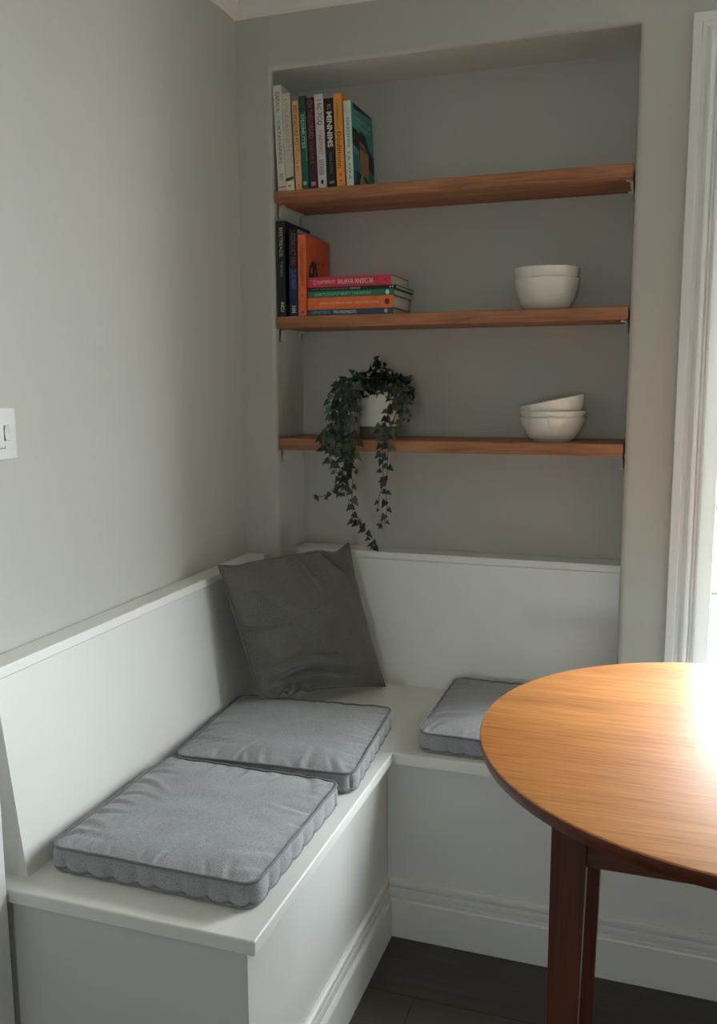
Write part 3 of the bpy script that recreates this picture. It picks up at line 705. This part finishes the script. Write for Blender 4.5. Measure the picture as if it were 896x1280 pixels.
# ------------------------------------------------------------------ seat cushions (box cushions with piping and gathered sides)
def seat_cushion(w, d, h, loc, rotz, seed, label):
    rnd = random.Random(seed)
    t = empty('seat_cushion', loc, (0, 0, rotz)); tag(t, label, 'cushion', 'grey piped seat cushions on the benches')
    rc = .026
    # perimeter, counter-clockwise, evenly sampled
    per = []
    def arc(cx, cy, a0):
        for k in range(12):
            a = a0+math.pi/2*k/12
            per.append((cx+rc*math.cos(a), cy+rc*math.sin(a)))
    step = .0048
    def line(p, q):
        n = int(math.dist(p, q)/step)
        for k in range(n):
            f = k/n; per.append((p[0]+(q[0]-p[0])*f, p[1]+(q[1]-p[1])*f))
    a, b = w/2-rc, d/2-rc
    arc(a, b, 0); line((a, b+rc), (-a, b+rc)); arc(-a, b, math.pi/2); line((-a-rc, b), (-a-rc, -b)); arc(-a, -b, math.pi); line((-a, -b-rc), (a, -b-rc)); arc(a, -b, 3*math.pi/2); line((a+rc, -b), (a+rc, b))
    n = len(per)
    # arc length and pucker phase
    s = [0.0]
    for i in range(1, n): s.append(s[-1]+math.dist(per[i-1], per[i]))
    tot = s[-1]+math.dist(per[-1], per[0])
    marks = []; q = 0.0
    while q < tot-.02:
        marks.append(q); q += rnd.uniform(.034, .056)
    amp = [rnd.uniform(.55, 1.0) for _ in marks]
    def puck(q):                       # 0 at a gather, 1 mid-scallop
        for i in range(len(marks)):
            a0 = marks[i]; a1 = marks[i+1] if i+1 < len(marks) else tot
            if a0 <= q < a1:
                f = (q-a0)/(a1-a0)
                return amp[i]*math.sin(math.pi*f)**.55+(1-amp[i])*.6
        return .7
    def outn(i):
        p, q = per[i-1], per[(i+1) % n]
        tx, ty = q[0]-p[0], q[1]-p[1]; L = math.hypot(tx, ty)
        return (ty/L, -tx/L)
    nz = lambda x, y, z, f: noise.noise(Vector((x*f+seed*7.1, y*f, z*f)))
    # creases running inwards from the gathers
    creases = []
    for i, mk in enumerate(marks):
        j = min(range(n), key=lambda k: abs(s[k]-mk))
        nx, ny = outn(j)
        if rnd.random() < .9:
            L = rnd.uniform(.04, .15) if rnd.random() < .6 else rnd.uniform(.02, .05)
            ang = rnd.uniform(-.45, .45)
            dx, dy = -nx*math.cos(ang)+ny*math.sin(ang), -ny*math.cos(ang)-nx*math.sin(ang)
            creases.append((per[j][0], per[j][1], dx, dy, L, rnd.uniform(.002, .005), rnd.uniform(.004, .009)))
    def crease(x, y):
        v = 0
        for cx, cy, dx, dy, L, A, wd in creases:
            u = (x-cx)*dx+(y-cy)*dy
            if -.01 < u < L:
                p = -(x-cx)*dy+(y-cy)*dx
                p += .006*math.sin(u*40+A*900)
                f = (1-max(0, u)/L)*min(1, max(0, u-.002)/.012)
                v += -A*math.exp(-(p/wd)**2)*f+A*.8*math.exp(-((p-wd*1.6)/wd)**2)*f
        return v
    def edge_wave(i, amp_=.0014): return -amp_*(1-puck(s[i]))*1.2+nz(per[i][0], per[i][1], 0, 14)*.0018
    bm = bmesh.new()
    rings = []
    NS = 26
    for k in range(NS+1):             # top, from centre outwards
        f = (k/NS)
        f = 1-(1-f)**1.25
        ring = []
        if k == 0: 
            ring = [bm.verts.new((0, 0, h+.010+nz(0, 0, 0, 9)*.003))]
        else:
            for i in range(n):
                x, y = per[i][0]*f, per[i][1]*f
                e = max(abs(x)/(w/2), abs(y)/(d/2))
                zz = h+.011*(1-e**5)+nz(x, y, 0, 8)*.0035*(1-f**6)+nz(x, y, 3, 22)*.0012+crease(x, y)
                if f > .8: zz += edge_wave(i)*((f-.8)/.2)
                ring.append(bm.verts.new((x, y, zz)))
        rings.append(ring)
    side = []
    for k in range(1, 11):            # gathered side band
        v = k/10
        ring = []
        for i in range(n):
            nx, ny = outn(i)
            pk = puck(s[i])
            o = (.0065*math.sin(math.pi*v)**.7)*(pk*1.5-.45)
            if v == 1: o = -.003
            zz = h*(1-v)+edge_wave(i)*(1-v)+(.0035*(1-pk) if k in (8, 9) else 0)
            if k == 10: zz = 0.0
            if k == 9: zz = max(.003, zz*.7)
            ring.append(bm.verts.new((per[i][0]+nx*o, per[i][1]+ny*o, max(0, zz))))
        rings.append(ring)
    for A, B in zip(rings, rings[1:]):
        for i in range(n):
            j = (i+1) % n
            if len(A) == 1: bm.faces.new((A[0], B[i], B[j]))
            else: bm.faces.new((A[i], B[i], B[j], A[j]))
    bm.faces.new(rings[-1][::-1])
    c = link('cushion_body', bm, M_seat, t, smooth=True)
    for nm, zf, off in (('piping', 1.0, .0022), ('piping', .0, .0022)):
        bm = bmesh.new()
        pts = []
        for i in range(n):
            nx, ny = outn(i)
            wob = edge_wave(i)
            zz = (h+.0008+wob) if zf else .0062+.004*(1-puck(s[i]))
            in_ = .0022*(1-puck(s[i]))
            pts.append((per[i][0]+nx*(off-in_), per[i][1]+ny*(off-in_), zz))
        tube(bm, pts, .0029, 8, closed=True)
        link(nm, bm, M_pipe, c, smooth=True)
    return t

seat_cushion(.392, .392, .046, (.3165, -.853, SEAT+.0003), R(-.5), 3, 'grey piped seat cushion nearest the open end of the left bench')
seat_cushion(.398, .385, .046, (.3145, -.437, SEAT+.0003), R(4.5), 8, 'grey piped seat cushion on the left bench, under the corner of the upright pillow')
seat_cushion(.40, .40, .046, (.8005, -.158, SEAT+.0003), R(0), 14, 'grey piped seat cushion on the back bench, partly hidden behind the round table')

# ------------------------------------------------------------------ scatter pillow leaning in the corner
def pillow():
    P00, P10 = Vector((.186, -.325, .528)), Vector((.402, .026, .467))
    P01, P11 = Vector((.086, -.337, .862)), Vector((.287, .052, .864))
    base = (P00+P10)/2
    t = empty('scatter_pillow', base); tag(t, 'charcoal grey square pillow propped upright in the corner of the benches', 'pillow')
    nrm = (P10-P00).cross(P01-P00).normalized()
    if nrm.y > 0: nrm = -nrm                       # towards the room
    NN = 84
    def edge(u, v):
        p = P00*(1-u)*(1-v)+P10*u*(1-v)+P01*(1-u)*v+P11*u*v
        du = ((P10-P00)*(1-v)+(P11-P01)*v).normalized(); dv = ((P01-P00)*(1-u)+(P11-P10)*u).normalized()
        # sides pulled in between the corners
        k = 4*u*(1-u); l = 4*v*(1-v)
        top = .009*(k**.9)*(v**3) + (.016*math.exp(-((u-.87)/.10)**2)*v**4) + .005*math.exp(-((u-.12)/.08)**2)*v**4
        p -= dv*top
        p += dv*(.012*(k**.9)*((1-v)**3))
        p += du*.004*l*((1-u)**3); p -= du*.012*l*(u**3)
        return p, du, dv
    def wr(u, v):                                    # wrinkles on the front
        g = 0
        def ridge(c, w, a): return a*math.exp(-(c/w)**2)
        # sagging arcs near the lower left corner
        cu = u-.42
        for v0, A, w, sp in ((.22, -.007, .018, .30), (.16, .006, .022, .32), (.10, -.008, .016, .28), (.055, .006, .016, .3)):
            c = v-(v0+.10*math.exp(-((u-.33)/.25)**2)*.6-.35*cu*cu*.6)
            g += ridge(c, w, A)*math.exp(-((u-.35)/sp)**2)
        g += ridge(v-.50-.15*(u-.1)**2, .016, -.0035)*math.exp(-((u-.04)/.16)**2)
        g += ridge(v-.53-.15*(u-.1)**2, .018, .003)*math.exp(-((u-.06)/.16)**2)
        # folds from the top edge / ear at the upper right
        c = (u-.80)*.75+(v-.93)*.66
        g += ridge(c, .018, -.010)*math.exp(-((u-.80)/.16)**2-((v-.93)/.10)**2)
        c = (u-.47)+(v-1)*.35
        g += ridge(c, .03, .006)*math.exp(-((1-v)/.22)**2)
        c = (u-.55)+(v-1)*.3
        g += ridge(c, .02, -.005)*math.exp(-((1-v)/.2)**2)
        g += noise.noise(Vector((u*3.1, v*3.1, 4)))*.006+noise.noise(Vector((u*8, v*8, 9)))*.0022
        return g
    _wr = wr
    def wr(u, v): return _wr(u, v)+.0035*math.sin(u*62+v*14)*math.exp(-((u-.17)/.15)**2)*math.exp(-((v-.045)/.045)**2)
    bm = bmesh.new()
    def thick(u, v):
        a = 4*u*(1-u); b = 4*v*(1-v)
        return (max(0, a)**.55)*(max(0, b)**.55)
    F, B = [], []
    for j in range(NN+1):
        rf, rb = [], []
        for i in range(NN+1):
            u, v = i/NN, j/NN
            p, du, dv = edge(u, v)
            # frilly crumple along the lower-left seam
            cr = .016*math.sin(u*46)*math.exp(-((u-.2)/.16)**2)*math.exp(-(v/.035)**2)
            p = p+nrm*cr+dv*cr*.6
            T = thick(u, v)
            fr = T*.060*(1-.25*v)+wr(u, v)*2.4*min(1, T*2.2)
            bk = .052*(max(0, 4*u*(1-u))**.40)*(max(0, 4*v*(1-v))**.40)
            vf = bm.verts.new(p+nrm*fr-base)
            rf.append(vf)
            if i in (0, NN) or j in (0, NN): rb.append(vf)
            else: rb.append(bm.verts.new(p-nrm*bk-base))
        F.append(rf); B.append(rb)
    for j in range(NN):
        for i in range(NN):
            bm.faces.new((F[j][i], F[j][i+1], F[j+1][i+1], F[j+1][i]))
            bm.faces.new((B[j][i], B[j+1][i], B[j+1][i+1], B[j][i+1]))
    pb = link('pillow_body', bm, M_pillow, t, smooth=True)
    bm = bmesh.new(); pts = []
    for k in range(NN): pts.append(F[0][k].co.copy() if False else None)
    ring = [(i/NN, 0) for i in range(0, NN)]+[(1, j/NN) for j in range(0, NN)]+[(1-i/NN, 1) for i in range(0, NN)]+[(0, 1-j/NN) for j in range(0, NN)]
    pts = []
    for u, v in ring:
        p, du, dv = edge(u, v)
        cr = .016*math.sin(u*46)*math.exp(-((u-.2)/.16)**2)*math.exp(-(v/.035)**2)
        pts.append(p+nrm*cr+dv*cr*.6-base)
    tube(bm, pts, .0022, 6, closed=True); link('seam', bm, M_pillow, pb, smooth=True)
pillow()

# ------------------------------------------------------------------ round table
def table():
    tx, ty, zt, rad = 1.2507, -.8011, .74, .4178
    t = empty('round_table', (tx, ty, 0)); tag(t, 'round wooden table with a warm honey top and dark square legs', 'table')
    bm = bmesh.new()
    prof = [(0, zt), (rad-.002, zt), (rad-.0008, zt-.0006), (rad, zt-.002)]
    lathe(bm, prof+[(rad, zt-.0025), (0, zt-.0025)], 160); link('tabletop', bm, M_table, t, smooth=True, angle=30)
    bm = bmesh.new(); lathe(bm, [(rad-.0005, zt-.0026), (rad, zt-.004), (rad-.0008, zt-.016), (rad-.003, zt-.0215), (rad-.012, zt-.0235), (0, zt-.0235), (0, zt-.0026), (rad-.0005, zt-.0026)], 160)
    link('table_edge', bm, M_rim, t, smooth=True, angle=30)
    lx, ly, s = .247, .262, .0235
    ztop = zt-.0237
    for sx in (-1, 1):
        for sy in (-1, 1):
            bm = bmesh.new()
            cx, cy = sx*lx, sy*ly
            # outer faces straight, inner faces tapering to the foot
            tp = .012
            A = [(cx-s, cy-s), (cx+s, cy-s), (cx+s, cy+s), (cx-s, cy+s)]
            Bq = [(x-(sx*tp if (x-cx)*sx < 0 else 0)*-1, y-(sy*tp if (y-cy)*sy < 0 else 0)*-1) for x, y in A]
            top = [bm.verts.new((x, y, ztop)) for x, y in A]; mid = [bm.verts.new((x, y, ztop-.08)) for x, y in A]; bot = [bm.verts.new((x, y, .0)) for x, y in Bq]
            for P, Q in ((top, mid), (mid, bot)):
                for i in range(4): bm.faces.new((P[i], P[(i+1) % 4], Q[(i+1) % 4], Q[i]))
            bm.faces.new(top); bm.faces.new(bot[::-1])
            es = [e for e in bm.edges if abs(e.verts[0].co.z-e.verts[1].co.z) > .02]
            bmesh.ops.bevel(bm, geom=es, offset=.0022, segments=2, profile=.5, affect='EDGES')
            link('leg', bm, M_leg, t)
    h = .072
    for sy in (-1, 1):
        bm = bmesh.new(); y = sy*ly; box(bm, (-lx+s, y-.011, ztop-h), (lx-s, y+.011, ztop-.0003), .0012); link('apron', bm, M_apron, t)
    for sx in (-1, 1):
        bm = bmesh.new(); x = sx*lx; box(bm, (x-.011, -ly+s, ztop-h), (x+.011, ly-s, ztop-.0003), .0012); link('apron', bm, M_apron, t)
table()

# ------------------------------------------------------------------ switched outlet plate on the left wall
def switch():
    y1, z0, z1 = -.938, 1.172, 1.263
    t = empty('wall_switch', (0.0003, y1-.044, (z0+z1)/2)); tag(t, 'white square switch plate on the left wall above the bench', 'switch')
    hh = (z1-z0)/2
    bm = bmesh.new()
    poly = []
    for cx, cy, a0 in ((.040, hh-.004, 0), (-.040, hh-.004, 90), (-.040, -hh+.004, 180), (.040, -hh+.004, 270)):
        for k in range(5): poly.append((cx+.004*math.cos(R(a0+k*22.5)), cy+.004*math.sin(R(a0+k*22.5))))
    vs = prism(bm, poly, lambda a, b, k: ((0, .0085)[k], a, b))
    es = [e for e in bm.edges if all(abs(v.co.x-.0085) < 1e-6 for v in e.verts)]
    bmesh.ops.bevel(bm, geom=es, offset=.0018, segments=3, profile=.5, affect='EDGES')
    pl = link('plate', bm, M_plastic, t, smooth=True, angle=40)
    bm = bmesh.new(); box(bm, (.0083, .0122, -.0124), (.0088, .0262, .0148)); link('rocker_surround', bm, M_slot, pl)
    bm = bmesh.new(); prism(bm, [(.008, -.0116), (.0118, -.0116), (.0095, .001), (.0112, .014), (.008, .014)], lambda x, z, k: (x, (.0134, .025)[k], z)); link('rocker', bm, M_plastic, t)
    bm = bmesh.new(); box(bm, (.0083, -.030, -.0258), (.0087, .0145, -.0245)); box(bm, (.0083, .0133, -.0245), (.0087, .0145, -.0215)); box(bm, (.0083, -.03, -.0245), (.0087, -.0288, .017)); box(bm, (.0083, -.0288, .0158), (.0087, .004, .017)); link('cover_groove', bm, M_slot, pl)
    bm = bmesh.new(); box(bm, (.0083, -.0275, -.0235), (.0105, .009, .0148), .001); link('fuse_cover', bm, M_plastic, t)
switch()

# ------------------------------------------------------------------ light
w = bpy.data.worlds.new('World'); sc.world = w; w.use_nodes = True
bg = w.node_tree.nodes['Background']
bg.inputs['Color'].default_value = (.86, .93, 1.0, 1); bg.inputs['Strength'].default_value = 30.0

def portal(name, loc, rot, sx, sy):
    l = bpy.data.lights.new(name, 'AREA'); l.shape = 'RECTANGLE'; l.size = sx; l.size_y = sy
    l.cycles.is_portal = True
    o = bpy.data.objects.new(name, l); COL.objects.link(o); o.location = loc; o.rotation_euler = rot
portal('window_sky_portal', ((WX0+WX1)/2, .34, (WZ0+WZ1)/2), (R(-90), 0, 0), WX1-WX0, WZ1-WZ0)
portal('rear_fill_portal', (REAR[0], RY-.11, REAR[1]), (R(90), 0, 0), REAR[2], REAR[3])  # samples sky through the added rear opening

# ------------------------------------------------------------------ camera
cam = bpy.data.cameras.new('camera'); co = bpy.data.objects.new('camera', cam); COL.objects.link(co)
cam.sensor_fit = 'VERTICAL'; cam.sensor_height = 36.0; cam.lens = 1112.74/1280*36.0
cam.clip_start = .02
r_ = Vector((.94696993, .3212882, -.00467341)); u_ = Vector((-.04188983, .13786081, .98956538)); f_ = Vector((-.31857996, .93689289, -.14400875))
co.matrix_world = Matrix(((r_.x, u_.x, -f_.x, 1.1000), (r_.y, u_.y, -f_.y, -2.2509), (r_.z, u_.z, -f_.z, 1.3038), (0, 0, 0, 1)))
sc.camera = co
sc.view_settings.view_transform = 'Standard'
sc.view_settings.look = 'None'
sc.view_settings.exposure = 0.0
sc.cycles.use_denoising = True
sc.cycles.max_bounces = 10
sc.cycles.diffuse_bounces = 6
sc.cycles.sample_clamp_indirect = 8.0
